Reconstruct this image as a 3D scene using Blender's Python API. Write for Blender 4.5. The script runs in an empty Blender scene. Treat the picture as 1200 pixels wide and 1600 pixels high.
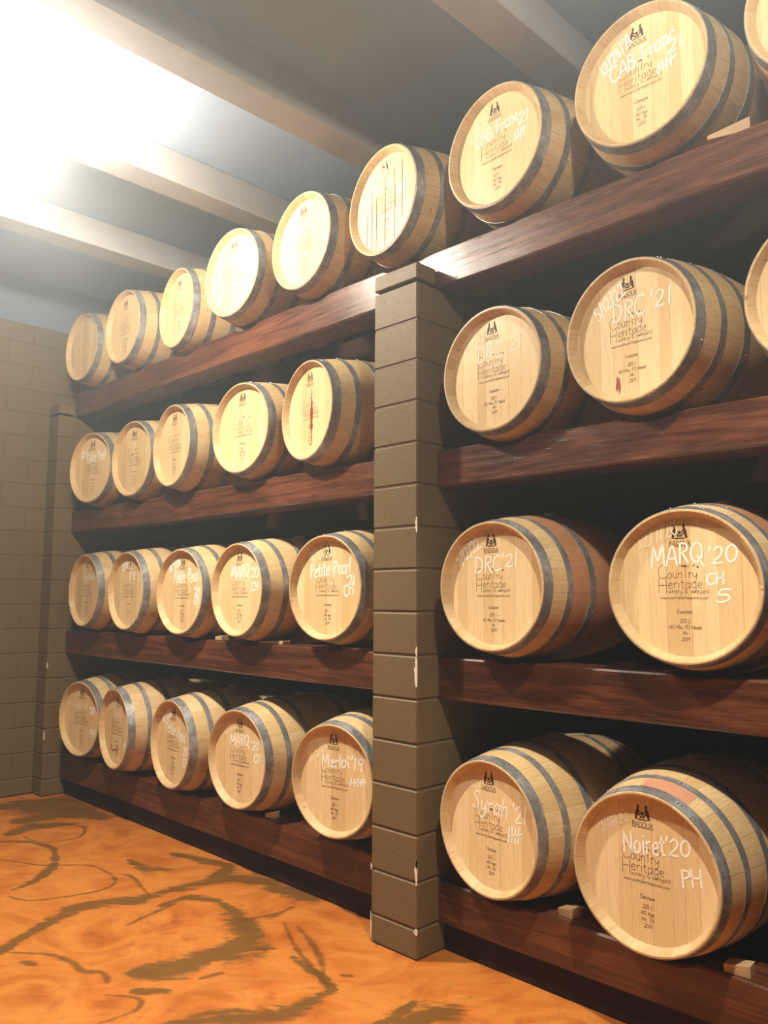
import bpy, bmesh, math, random
import numpy as np
from mathutils import Vector, Matrix
random.seed(7)
S = bpy.context.scene
COL = S.collection
R = math.radians

# ------------------------------------------------------------------ camera
def setup_camera():
    cd = bpy.data.cameras.new('camera'); co = bpy.data.objects.new('camera', cd); COL.objects.link(co)
    yaw, pit, rol = 0.79058, 0.10666, 0.00454
    F = Vector((-math.sin(yaw)*math.cos(pit), math.cos(yaw)*math.cos(pit), math.sin(pit)))
    Rt = Vector((math.cos(yaw), math.sin(yaw), 0)); U = Rt.cross(F)
    c, s = math.cos(rol), math.sin(rol)
    R2 = c*Rt + s*U; U2 = -s*Rt + c*U
    M = Matrix((R2, U2, -F)).transposed().to_4x4()
    M.translation = Vector((2.6052, -2.7978, 1.6176))
    co.matrix_world = M
    cd.sensor_fit = 'VERTICAL'; cd.sensor_height = 36; cd.lens = 1264.46/1600*36
    cd.clip_start = 0.05; cd.clip_end = 60
    S.camera = co
setup_camera()

# ------------------------------------------------------------------ light
S.view_settings.view_transform = 'Standard'; S.view_settings.look = 'None'
S.view_settings.gamma = 1; S.view_settings.use_curve_mapping = False
S.view_settings.exposure = -0.38
w = bpy.data.worlds.new('world'); S.world = w; w.use_nodes = True
w.node_tree.nodes['Background'].inputs[0].default_value = (1.0, 0.86, 0.70, 1)
w.node_tree.nodes['Background'].inputs[1].default_value = 0.06
# thin scatter volume added to imitate lens glare around the lamps
_t = w.node_tree; _v = _t.nodes.new('ShaderNodeVolumeScatter')
_v.inputs['Density'].default_value = 0.024; _v.inputs['Color'].default_value = (.80, .92, 1, 1); _v.inputs['Anisotropy'].default_value = .72
_t.links.new(_v.outputs[0], [n for n in _t.nodes if n.type == 'OUTPUT_WORLD'][0].inputs['Volume'])
LAMP_WARM = (1.0, 0.90, 0.755)
LAMP_LEFT = 1120.0     # emission of the visible ceiling lamp
LAMP_RIGHT = 165.0
FILL_ROOM = 28.0
FILL_DOWN = 740.0
def lamp(name, loc, power, radius=0.12, col=LAMP_WARM):
    l = bpy.data.lights.new(name, 'POINT'); l.energy = power; l.color = col; l.shadow_soft_size = radius
    o = bpy.data.objects.new(name, l); o.location = loc; COL.objects.link(o); return o
lamp('point_light', (1.95, -1.35, 4.10), LAMP_RIGHT, 0.05)
def down_fill(loc, power, ang=112):  # spots added below the lamps to brighten the lower barrel rows
    l = bpy.data.lights.new('down_fill', 'SPOT'); l.energy = power; l.color = LAMP_WARM; l.shadow_soft_size = 0.05
    l.spot_size = math.radians(ang); l.spot_blend = 0.9
    o = bpy.data.objects.new('down_fill', l); o.location = loc; COL.objects.link(o)
down_fill((1.95, -1.35, 3.97), FILL_DOWN)
down_fill((-1.45, -1.35, 3.97), FILL_DOWN)
lamp('point_light', (-1.4, -5.0, 4.24), FILL_ROOM, 0.2)  # unseen fill light, added behind the camera
lamp('point_light', (2.2, -5.0, 4.24), FILL_ROOM, 0.2)  # second added fill light, unseen as well

# ------------------------------------------------------------------ node helpers
class N:
    def __init__(s, name):
        s.m = bpy.data.materials.new(name); s.m.use_nodes = True
        s.t = s.m.node_tree; s.b = s.t.nodes['Principled BSDF']
    def node(s, typ, **kw):
        n = s.t.nodes.new(typ)
        for k, v in kw.items(): setattr(n, k, v)
        return n
    def put(s, inp, v):
        if hasattr(v, 'is_output') or hasattr(v, 'links'): s.t.links.new(v, inp)
        else: inp.default_value = v
    def math(s, op, a, b=0.5, c=0.0, clamp=False):
        n = s.node('ShaderNodeMath', operation=op); n.use_clamp = clamp
        for i, v in enumerate((a, b, c)): s.put(n.inputs[i], v)
        return n.outputs[0]
    def coord(s, which='Object'): return s.node('ShaderNodeTexCoord').outputs[which]
    def mapv(s, v, scale=(1,1,1), loc=(0,0,0)):
        n = s.node('ShaderNodeMapping'); s.put(n.inputs[0], v); n.inputs['Scale'].default_value = scale
        if hasattr(loc, 'is_output'): s.t.links.new(loc, n.inputs['Location'])
        else: n.inputs['Location'].default_value = loc
        return n.outputs[0]
    def noise(s, v, scale=5, detail=4, rough=0.55, dist=0.0):
        n = s.node('ShaderNodeTexNoise'); s.put(n.inputs['Vector'], v); n.inputs['Scale'].default_value = scale
        n.inputs['Detail'].default_value = detail; n.inputs['Roughness'].default_value = rough; n.inputs['Distortion'].default_value = dist
        return n.outputs[0]
    def white(s, w):
        n = s.node('ShaderNodeTexWhiteNoise', noise_dimensions='1D'); s.put(n.inputs['W'], w); return n.outputs[0]
    def ramp(s, f, stops, interp='LINEAR'):
        n = s.node('ShaderNodeValToRGB'); e = n.color_ramp.elements; n.color_ramp.interpolation = interp
        while len(e) < len(stops): e.new(0.5)
        for i, (p, c) in enumerate(stops):
            e[i].position = p; e[i].color = c if len(c) == 4 else (*c, 1)
        s.put(n.inputs[0], f); return n.outputs[0]
    def mix(s, f, a, b, mode='MIX'):
        n = s.node('ShaderNodeMix', data_type='RGBA', blend_type=mode)
        s.put(n.inputs[0], f); s.put(n.inputs[6], a if hasattr(a, 'is_output') else (*a[:3], 1)); s.put(n.inputs[7], b if hasattr(b, 'is_output') else (*b[:3], 1))
        return n.outputs[2]
    def rng(s, f, a, b, c=0.0, d=1.0):
        n = s.node('ShaderNodeMapRange'); s.put(n.inputs[0], f)
        for i, v in enumerate((a, b, c, d)): n.inputs[i+1].default_value = v
        return n.outputs[0]
    def bump(s, h, strength=0.3, dist=0.01):
        n = s.node('ShaderNodeBump'); n.inputs['Strength'].default_value = strength; n.inputs['Distance'].default_value = dist
        s.put(n.inputs['Height'], h); s.t.links.new(n.outputs[0], s.b.inputs['Normal'])
    def sep(s, v):
        n = s.node('ShaderNodeSeparateXYZ'); s.put(n.inputs[0], v); return n.outputs
    def comb(s, x, y, z):
        n = s.node('ShaderNodeCombineXYZ')
        for i, v in enumerate((x, y, z)): s.put(n.inputs[i], v)
        return n.outputs[0]
    def rand(s): return s.node('ShaderNodeObjectInfo').outputs['Random']
    def done(s, col, rough=0.5, metal=0.0, spec=0.5):
        s.put(s.b.inputs['Base Color'], col if hasattr(col, 'is_output') else (*col[:3], 1))
        s.put(s.b.inputs['Roughness'], rough); s.put(s.b.inputs['Metallic'], metal)
        s.b.inputs['Specular IOR Level'].default_value = spec
        return s.m
def lin(r, g, b):
    f = lambda c: (c/255/12.92) if c/255 <= .04045 else ((c/255+.055)/1.055)**2.4
    return (f(r), f(g), f(b))

# ------------------------------------------------------------------ materials
def mat_staves(red_bilge=False):
    n = N('red_bilge_oak_staves' if red_bilge else 'oak_staves'); P = n.coord(); x, y, z = n.sep(P)
    ang = n.math('ARCTAN2', x, n.math('SUBTRACT', z, 0.34))
    rnd = n.rand()
    a = n.math('ADD', n.math('MULTIPLY', ang, 28/(2*math.pi)), n.math('MULTIPLY', rnd, 9.7))
    wob = n.math('MULTIPLY', n.math('SINE', n.math('MULTIPLY', a, 2.1)), 0.22)
    a = n.math('ADD', a, wob)
    idx = n.math('FLOOR', a); fr = n.math('FRACT', a)
    edge = n.math('MINIMUM', fr, n.math('SUBTRACT', 1.0, fr))
    seam = n.rng(edge, 0.0, 0.022, 1.0, 0.0)
    tone = n.white(n.math('ADD', idx, n.math('MULTIPLY', rnd, 77.0)))
    gv = n.comb(n.math('MULTIPLY', a, 2.6), n.math('MULTIPLY', y, 3.0), n.math('MULTIPLY', rnd, 40.0))
    g = n.noise(gv, 6, 5, 0.6, 0.4)
    col = n.ramp(tone, [(0, lin(202,172,122)), (.35, lin(210,182,132)), (.7, lin(218,192,144)), (1, lin(206,176,126))])
    col = n.mix(n.rng(g, .35, .75, 0.0, .5), col, lin(150,108,66))
    big = n.noise(n.mapv(P, (1,1,1)), 7, 3)
    col = n.mix(n.rng(big, .55, .8, 0, .35), col, lin(150,104,68))
    kn = n.noise(n.comb(n.math('MULTIPLY', a, 1.5), n.math('MULTIPLY', y, 14.0), n.math('MULTIPLY', rnd, 90.0)), 1.6, 2)
    col = n.mix(n.rng(kn, .70, .78, 0, .65), col, lin(70,46,28))
    if red_bilge:      # redder brown over the bilge between the inner hoops
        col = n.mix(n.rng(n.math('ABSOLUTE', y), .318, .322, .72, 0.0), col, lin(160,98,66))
    col = n.mix(n.math('MULTIPLY', seam, .42), col, lin(96,66,42))
    n.bump(n.math('SUBTRACT', n.math('MULTIPLY', g, .3), seam), .35, .003)
    return n.done(col, 0.5, 0, .35)
def mat_head():
    n = N('oak_head'); P = n.coord(); x, y, z = n.sep(P); rnd = n.rand()
    a = n.math('ADD', n.math('MULTIPLY', x, 15.5), n.math('MULTIPLY', rnd, 13.3))
    a = n.math('ADD', a, n.math('MULTIPLY', n.math('SINE', n.math('MULTIPLY', a, 1.7)), 0.26))
    idx = n.math('FLOOR', a); fr = n.math('FRACT', a)
    seam = n.rng(n.math('MINIMUM', fr, n.math('SUBTRACT', 1.0, fr)), 0.0, 0.035, 1.0, 0.0)
    tone = n.white(n.math('ADD', idx, n.math('MULTIPLY', rnd, 51.0)))
    gv = n.comb(n.math('MULTIPLY', x, 60.0), n.math('MULTIPLY', z, 5.0), n.math('ADD', n.math('MULTIPLY', idx, 3.1), n.math('MULTIPLY', rnd, 30.0)))
    g = n.noise(gv, 2.2, 5, .6, .6)
    fine = n.noise(n.comb(n.math('MULTIPLY', x, 160.0), n.math('MULTIPLY', z, 14.0), rnd), 3, 2)
    col = n.ramp(tone, [(0, lin(214,185,132)), (.4, lin(228,202,150)), (.75, lin(236,213,164)), (1, lin(221,193,142))])
    col = n.mix(n.rng(g, .4, .8, 0, .45), col, lin(196,152,100))
    col = n.mix(n.rng(fine, .55, .8, 0, .22), col, lin(160,112,66))
    col = n.mix(n.math('MULTIPLY', seam, .3), col, lin(130,90,54))
    n.bump(n.math('SUBTRACT', n.math('MULTIPLY', g, .2), seam), .25, .002)
    return n.done(col, 0.42, 0, .4)
def mat_hoop():
    n = N('galvanised_hoop_steel'); P = n.coord(); rnd = n.rand()
    v = n.noise(n.mapv(P, (1,1,1), n.comb(rnd, rnd, rnd)), 9, 5, .7)
    v2 = n.noise(P, 55, 3, .6)
    col = n.ramp(n.math('ADD', n.math('MULTIPLY', v, .75), n.math('MULTIPLY', v2, .25)), [(.3, lin(96,95,95)), (.5, lin(134,134,134)), (.64, lin(172,172,172)), (.8, lin(208,208,206))])
    n.bump(v2, .08, .002)
    return n.done(col, n.rng(v, .3, .8, .3, .5), .35, .6)
def mat_simple(name, c, rough=.5, metal=0.0, spec=.5, ns=30, amt=.25, bump=0.0):
    n = N(name); P = n.coord(); v = n.noise(P, ns, 4)
    col = n.mix(n.rng(v, .35, .75, 0, amt), c, tuple(k*.55 for k in c))
    if bump: n.bump(v, bump, .004)
    return n.done(col, rough, metal, spec)
def mat_timber(shift):
    n = N('stained_timber'); P = n.coord(); x, y, z = n.sep(P); rnd = n.rand()
    off = n.math('MULTIPLY', rnd, 37.0)
    gv = n.comb(n.math('ADD', n.math('MULTIPLY', x, .9), off), n.math('MULTIPLY', y, 9.0), n.math('MULTIPLY', z, 9.0))
    warp = n.noise(gv, 1.3, 3, .5, 1.0)
    ring = n.math('ADD', n.math('MULTIPLY', n.math('ADD', z, n.math('MULTIPLY', y, .6)), 60.0), n.math('MULTIPLY', warp, 20.0))
    rs = n.math('MULTIPLY_ADD', n.math('SINE', ring), .5, .5)
    fib = n.noise(n.comb(n.math('ADD', n.math('MULTIPLY', x, 6.0), off), n.math('MULTIPLY', y, 210.0), n.math('MULTIPLY', z, 210.0)), 1.0, 5, .7)
    big = n.noise(n.comb(n.math('ADD', n.math('MULTIPLY', x, 1.4), off), n.math('MULTIPLY', y, 4.0), n.math('MULTIPLY', z, 4.0)), 1.0, 4)
    t = n.math('ADD', n.math('MULTIPLY', rs, .14), n.math('ADD', n.math('MULTIPLY', fib, .44), n.math('MULTIPLY', big, .42)))
    col = n.ramp(t, [(.28, lin(40,18,9)), (.45, lin(74,37,20)), (.58, lin(100,56,33)), (.78, lin(140,88,56))])
    sc = n.noise(n.comb(n.math('ADD', n.math('MULTIPLY', x, 3.0), off), n.math('MULTIPLY', y, 60.0), n.math('MULTIPLY', z, 70.0)), 1.0, 5, .75)
    scm = n.noise(n.comb(n.math('ADD', n.math('MULTIPLY', x, 1.7), off), n.math('MULTIPLY', y, 3.0), n.math('MULTIPLY', z, 7.0)), 1.0, 3)
    col = n.mix(n.math('MULTIPLY', n.rng(sc, .62, .72, 0, .55), n.rng(scm, .52, .62)), col, lin(176,136,104))
    # long drying checks
    cr = n.noise(n.comb(n.math('ADD', n.math('MULTIPLY', x, 1.1), off), n.math('MULTIPLY', y, 3.0), n.math('MULTIPLY', z, 26.0)), 1.0, 5, .55, .3)
    crack = n.rng(n.math('ABSOLUTE', n.math('SUBTRACT', cr, .5)), 0.0, .012, 1.0, 0.0)
    msk = n.rng(n.noise(n.comb(n.math('ADD', n.math('MULTIPLY', x, .9), off), 0.0, n.math('MULTIPLY', z, 2.0)), 1.2, 2), .48, .56)
    crack = n.math('MULTIPLY', crack, msk)
    col = n.mix(n.math('MULTIPLY', crack, .9), col, lin(18,9,6))
    n.bump(n.math('SUBTRACT', n.math('ADD', n.math('MULTIPLY', fib, .35), n.math('MULTIPLY', rs, .15)), n.math('MULTIPLY', crack, 1.2)), .22, .003)
    return n.done(col, n.rng(fib, .3, .7, .22, .48), 0, .55)
def mat_block(name, c):
    n = N(name); P = n.coord()
    v = n.noise(P, 140, 4, .7); v2 = n.noise(P, 38, 3, .6); b = n.noise(P, 2.5, 3)
    col = n.mix(n.rng(b, .35, .7, 0, .35), c, tuple(k*.78 for k in c))
    pit = n.rng(v2, .60, .68, 0, 1)
    col = n.mix(n.math('MULTIPLY', pit, .3), col, tuple(k*.45 for k in c))
    n.bump(n.math('SUBTRACT', v, n.math('MULTIPLY', pit, .6)), .5, .004)
    return n.done(col, .5, 0, .4)
def mat_floor():
    n = N('stained_epoxy_concrete'); P = n.coord(); x, y, z = n.sep(P)
    at = n.node('ShaderNodeAttribute', attribute_name='swirl').outputs['Fac']
    at2 = n.node('ShaderNodeAttribute', attribute_name='vein').outputs['Fac']
    w1 = n.noise(P, 2.2, 5, .6, 1.5); w2 = n.noise(P, 9, 5, .6, 1.0); w3 = n.noise(P, 30, 3, .6)
    us = n.math('ADD', n.math('MULTIPLY', x, 2.6), n.math('MULTIPLY', y, 2.6)); vs = n.math('SUBTRACT', n.math('MULTIPLY', y, 9.5), n.math('MULTIPLY', x, 9.5))
    smear = n.noise(n.comb(us, vs, 0.0), 1.0, 5, .62, 1.2)
    base = n.ramp(w1, [(.3, lin(156,82,28)), (.45, lin(180,103,40)), (.58, lin(194,121,52)), (.72, lin(166,89,32))])
    base = n.mix(n.rng(smear, .5, .75, 0, .5), base, lin(212,144,74))
    d = n.math('ADD', at, n.math('ADD', n.math('MULTIPLY', n.math('SUBTRACT', smear, .5), 2.2), n.math('MULTIPLY', n.math('SUBTRACT', w3, .5), .5)))
    m = n.rng(d, .30, .66, 0, 1)
    tone = n.mix(smear, lin(112,82,38), lin(70,50,24))
    col = n.mix(n.math('MULTIPLY', m, .86), base, tone)
    d2 = n.math('ADD', at2, n.math('ADD', n.math('MULTIPLY', n.math('SUBTRACT', w3, .5), .6), n.math('MULTIPLY', n.math('SUBTRACT', w2, .5), .7)))
    col = n.mix(n.math('MULTIPLY', n.rng(d2, .42, .8, 0, 1), .75), col, lin(92,62,30))
    # faint natural veining everywhere
    vv = n.noise(P, 1.4, 6, .62, 2.2)
    vein = n.rng(n.math('ABSOLUTE', n.math('SUBTRACT', vv, .5)), 0.0, .014, .4, 0)
    col = n.mix(n.math('MULTIPLY', vein, n.rng(w2, .45, .6)), col, lin(120,74,30))
    n.bump(w3, .03, .003)
    return n.done(col, n.rng(w2, .3, .7, .30, .42), 0, .35)
M = {}
M['staves'] = mat_staves(); M['staves_red_bilge'] = mat_staves(True); M['head'] = mat_head(); M['hoop'] = mat_hoop()
M['timber'] = mat_timber(0)
M['block'] = mat_block('painted_block', lin(110,92,60))
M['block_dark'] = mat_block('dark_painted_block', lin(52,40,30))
M['mortar'] = mat_simple('painted_mortar', lin(104,87,57), .6)
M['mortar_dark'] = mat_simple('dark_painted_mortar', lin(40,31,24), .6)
M['plinth'] = mat_simple('plinth_and_shaded_ledger', lin(44,18,10), .7, spec=.2)
M['floor'] = mat_floor()
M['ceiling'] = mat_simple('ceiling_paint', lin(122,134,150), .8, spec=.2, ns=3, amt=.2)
M['joist'] = mat_simple('ceiling_joist_paint', lin(150,146,144), .7, spec=.2, ns=6, amt=.25)
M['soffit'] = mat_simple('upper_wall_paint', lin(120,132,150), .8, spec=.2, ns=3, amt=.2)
M['print'] = mat_simple('branded_ink', lin(112,76,44), .6, spec=.2, ns=220, amt=.0)
M['print_faint'] = mat_simple('faded_branded_ink', lin(142,102,62), .6, spec=.2, ns=220, amt=.0)
M['emblem'] = mat_simple('dark_branded_ink', lin(70,42,24), .6, spec=.2, ns=220, amt=.0)
M['wedge'] = mat_simple('raw_pine', lin(196,164,122), .65, ns=20, amt=.35, bump=.2)
M['bung'] = mat_simple('silicone_bung', lin(196,180,150), .5)
M['paper'] = mat_simple('paper_tag', lin(214,208,180), .8, ns=12, amt=.2)
M['wine'] = mat_simple('dried_wine', lin(150,50,38), .5, ns=60, amt=.5)
M['wine_faint'] = mat_simple('wine_stained_oak', lin(196,140,112), .5, ns=25, amt=.3)
M['chip'] = mat_simple('bare_block_chip', lin(222,214,196), .8, ns=90, amt=.3, bump=.3)
M['smudge'] = mat_simple('dark_smudge', lin(150,120,80), .6, ns=60, amt=.4)
M['metal_white'] = mat_simple('lamp_housing', lin(225,225,222), .5)
def mat_chalk(name, c, thr):
    n = N(name); P = n.coord(); v = n.noise(P, 260, 3, .7)
    tr = n.node('ShaderNodeBsdfTransparent'); mx = n.node('ShaderNodeMixShader')
    out = n.t.nodes['Material Output']
    n.done(c, .9, 0, .1)
    n.put(mx.inputs[0], n.rng(v, thr, thr+.12, 0, 1))
    n.t.links.new(n.b.outputs[0], mx.inputs[2]); n.t.links.new(tr.outputs[0], mx.inputs[1])
    n.t.links.new(mx.outputs[0], out.inputs[0])
    return n.m
M['chalk'] = mat_chalk('white_chalk', lin(252,250,240), .30)
M['chalk_faint'] = mat_chalk('rubbed_chalk', lin(250,236,206), .35)
def mat_glow():
    n = N('lit_diffuser'); n.done((.9,.9,.88), .4)
    n.b.inputs['Emission Color'].default_value = (1.0, 0.9, 0.74, 1)
    n.b.inputs['Emission Strength'].default_value = LAMP_LEFT
    return n.m
M['glow'] = mat_glow()

# ------------------------------------------------------------------ mesh helpers
def link(name, verts, faces, mat, parent=None, smooth=False, loc=None):
    me = bpy.data.meshes.new(name); me.from_pydata(verts, [], faces); me.validate(); me.update()
    bm = bmesh.new(); bm.from_mesh(me); bmesh.ops.recalc_face_normals(bm, faces=bm.faces); bm.to_mesh(me); bm.free()
    if smooth: me.polygons.foreach_set('use_smooth', [True]*len(me.polygons))
    me.materials.append(mat)
    return place(name, me, parent, loc)
def place(name, me, parent=None, loc=None):
    o = bpy.data.objects.new(name, me); COL.objects.link(o)
    if parent is not None: o.parent = parent
    if loc is not None: o.location = loc
    return o
def tag(o, label=None, cat=None, group=None, kind=None):
    if label: o['label'] = label
    if cat: o['category'] = cat
    if group: o['group'] = group
    if kind: o['kind'] = kind
    return o
class MB:
    def __init__(s): s.v = []; s.f = []
    def add(s, v, f):
        b = len(s.v); s.v += [tuple(p) for p in v]; s.f += [tuple(i+b for i in q) for q in f]
    def box(s, x0, x1, y0, y1, z0, z1, c=0.0):
        """box with chamfered edges"""
        if c <= 0:
            s.add([(x0,y0,z0),(x1,y0,z0),(x1,y1,z0),(x0,y1,z0),(x0,y0,z1),(x1,y0,z1),(x1,y1,z1),(x0,y1,z1)],
                  [(0,3,2,1),(4,5,6,7),(0,1,5,4),(1,2,6,5),(2,3,7,6),(3,0,4,7)]); return
        X=(x0,x1); Y=(y0,y1); Z=(z0,z1); v=[]; idx={}
        for i in (0,1):
            for j in (0,1):
                for k in (0,1):
                    sx,sy,sz=(c if i==0 else -c),(c if j==0 else -c),(c if k==0 else -c)
                    idx[i,j,k,0]=len(v); v.append((X[i],Y[j]+sy,Z[k]+sz))
                    idx[i,j,k,1]=len(v); v.append((X[i]+sx,Y[j],Z[k]+sz))
                    idx[i,j,k,2]=len(v); v.append((X[i]+sx,Y[j]+sy,Z[k]))
        f=[]
        for i in (0,1):
            f.append([idx[i,j,k,0] for j,k in ((0,0),(1,0),(1,1),(0,1))])
            f.append([idx[j,i,k,1] for j,k in ((0,0),(1,0),(1,1),(0,1))])
            f.append([idx[j,k,i,2] for j,k in ((0,0),(1,0),(1,1),(0,1))])
            for j in (0,1):
                f.append([idx[i,j,0,0],idx[i,j,1,0],idx[i,j,1,1],idx[i,j,0,1]])
                f.append([idx[i,0,j,0],idx[i,1,j,0],idx[i,1,j,2],idx[i,0,j,2]])
                f.append([idx[0,i,j,1],idx[1,i,j,1],idx[1,i,j,2],idx[0,i,j,2]])
                for k in (0,1): f.append([idx[i,j,k,0],idx[i,j,k,1],idx[i,j,k,2]])
        s.add(v,f)
    def lathe(s, prof, n=64, cz=0.0, closed=False, jitter=None):
        """revolve (y, r) profile about the Y axis through z = cz"""
        v=[]; f=[]; m=len(prof)
        for i in range(n):
            a=2*math.pi*i/n
            for (y,r) in prof: v.append((r*math.sin(a), y, cz+r*math.cos(a)))
        for i in range(n):
            k=(i+1)%n
            for j in range(m if closed else m-1):
                jj=(j+1)%m
                f.append((i*m+j, k*m+j, k*m+jj, i*m+jj))
        s.add(v,f)
    def build(s, name, mat, parent=None, smooth=False, loc=None):
        return link(name, s.v, s.f, mat, parent, smooth, loc)
def sharp(o, ang=30):
    me=o.data
    bm=bmesh.new(); bm.from_mesh(me)
    for e in bm.edges: e.smooth = not (len(e.link_faces)==2 and e.calc_face_angle(0) > R(ang))
    bm.to_mesh(me); bm.free(); return o

# ------------------------------------------------------------------ setting
C = 0.2032                      # block course
ZJ = 0.1328                     # first bed joint above the floor
XP = -4.1723; XW = -4.3657      # left fin front edge, left wall face
FINW = 0.299
XR = 3.873                      # next fin, right of the picture
DEPTH = 1.32                    # rack back wall
def courses(ztop):
    z=[0.0]; k=ZJ
    while k < ztop-0.02: z.append(k); k+=C
    z.append(ztop); return z
def fin(name, x0, x1, left_joint=False):
    m=MB(); zs=courses(3.267)
    for i in range(len(zs)-1):
        a,b=zs[i]+.004,zs[i+1]-.004
        if i==len(zs)-2: b=zs[i+1]
        if zs[i+1] > 3.2: ys=[0,.14]
        else: ys=[0,.397,.803,1.2,DEPTH] if i%2 else [0,.60,1.0,DEPTH]
        if zs[i] < 3.168 < zs[i+1] and zs[i+1] <= 3.2: b=3.168
        for j in range(len(ys)-1):
            m.box(x0,x1,ys[j]+(.004 if j else 0),ys[j+1]-(.004 if j<len(ys)-2 else 0),a,b,.006)
    o=m.build(name,M['block']); o['kind']='structure'
    q=MB(); q.box(x0+.006,x1-.006,.006,DEPTH,0,3.160,0); q.build('mortar',M['mortar'],o)
    return o
fin_mid = fin('wall_middle',-FINW,0)
fin_left = fin('wall_end',XP-FINW,XP)
fin('wall_right',XR-FINW+FINW,XR+FINW)
# chips in the paint of the middle pier: bare pale patches on its front corner
for (x,z,h,wd) in ((0,1.93,.075,.012),(0,1.345,.05,.010),(0,1.21,.14,.016),(0,.40,.035,.012),(0,.325,.11,.016),(0,.11,.03,.020),(-FINW,.33,.03,.01),(-FINW,.02,.12,.008)):
    b=MB(); n=7
    v=[];f=[]
    for i in range(n+1):
        t=i/n; ww=wd*(.35+.65*math.sin(math.pi*min(max(t,.05),.95)))*random.uniform(.6,1.2)
        sx=1 if x==0 else -1
        v+=[(x-sx*ww,-.0012,z+h*t),(x+sx*.0012,-.0012,z+h*t),(x+sx*.0012,ww*.3,z+h*t)]
    for i in range(n):
        f+=[(3*i,3*i+1,3*i+4,3*i+3),(3*i+1,3*i+2,3*i+5,3*i+4)]
    link('paint_chip',v,f,M['chip'],fin_mid)
for (z,h) in ((1.03,.05),(.45,.08)):
    link('paint_chip',[(XP-.008,-.0012,z),(XP+.0012,-.0012,z),(XP+.0012,.008,z+h*.2),(XP-.006,-.0012,z+h),(XP+.0012,-.0012,z+h),(XP+.0012,.006,z+h*.9)],[(0,1,4,3),(1,2,5,4)],M['chip'],fin_left)
def block_wall(name, axis, pos, a0, a1, ztop, th, mat, mortar, off=0.0):
    m=MB(); zs=courses(ztop); L=.4064
    for i in range(len(zs)-1):
        s=a0-(.2032 if i%2 else 0)-off
        while s<a1:
            p0,p1=max(s,a0)+.004,min(s+L,a1)-.004
            if p1-p0>.02:
                if axis=='x': m.box(pos-th,pos,p0,p1,zs[i]+.004,zs[i+1]-.004,.005)
                else: m.box(p0,p1,pos,pos+th,zs[i]+.004,zs[i+1]-.004,.005)
            s+=L
    o=m.build(name,mat); o['kind']='structure'
    q=MB()
    if axis=='x': q.box(pos-th+.006,pos-.005,a0,a1,0,ztop-.004)
    else: q.box(a0,a1,pos+.005,pos+th-.006,0,ztop-.004)
    q.build('mortar',mortar,o); return o
block_wall('wall_left','x',XW,-7.0,DEPTH,3.957,.2,M['block'],M['mortar'],-.13+.4064)
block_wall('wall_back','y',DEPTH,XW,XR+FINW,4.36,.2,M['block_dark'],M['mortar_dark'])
b=MB(); b.box(XW-.2,XW-.03,-7,DEPTH,3.957,4.36); o=b.build('trim_1',M['soffit']); o['kind']='structure'
b=MB(); b.box(XW-.3,6.5,-7.0,DEPTH+.3,4.36,4.46); o=b.build('ceiling',M['ceiling']); o['kind']='structure'
for k,x in enumerate((-3.09,-1.87,-.76,.46,1.68,2.90,4.12)):
    b=MB(); b.box(x,x+.205,-7.0,DEPTH,4.16,4.36,.006); o=b.build('ceiling_joist',M['joist']); o['kind']='structure'
# plinths under the bottom timbers
for k,(a,c) in enumerate(((XP,-FINW),(0,XR))):
    b=MB(); b.box(a+.001,c-.001,.188,DEPTH-.002,0,.136); o=b.build('trim_%d'%(k+2),M['plinth']); o['kind']='structure'

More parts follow.
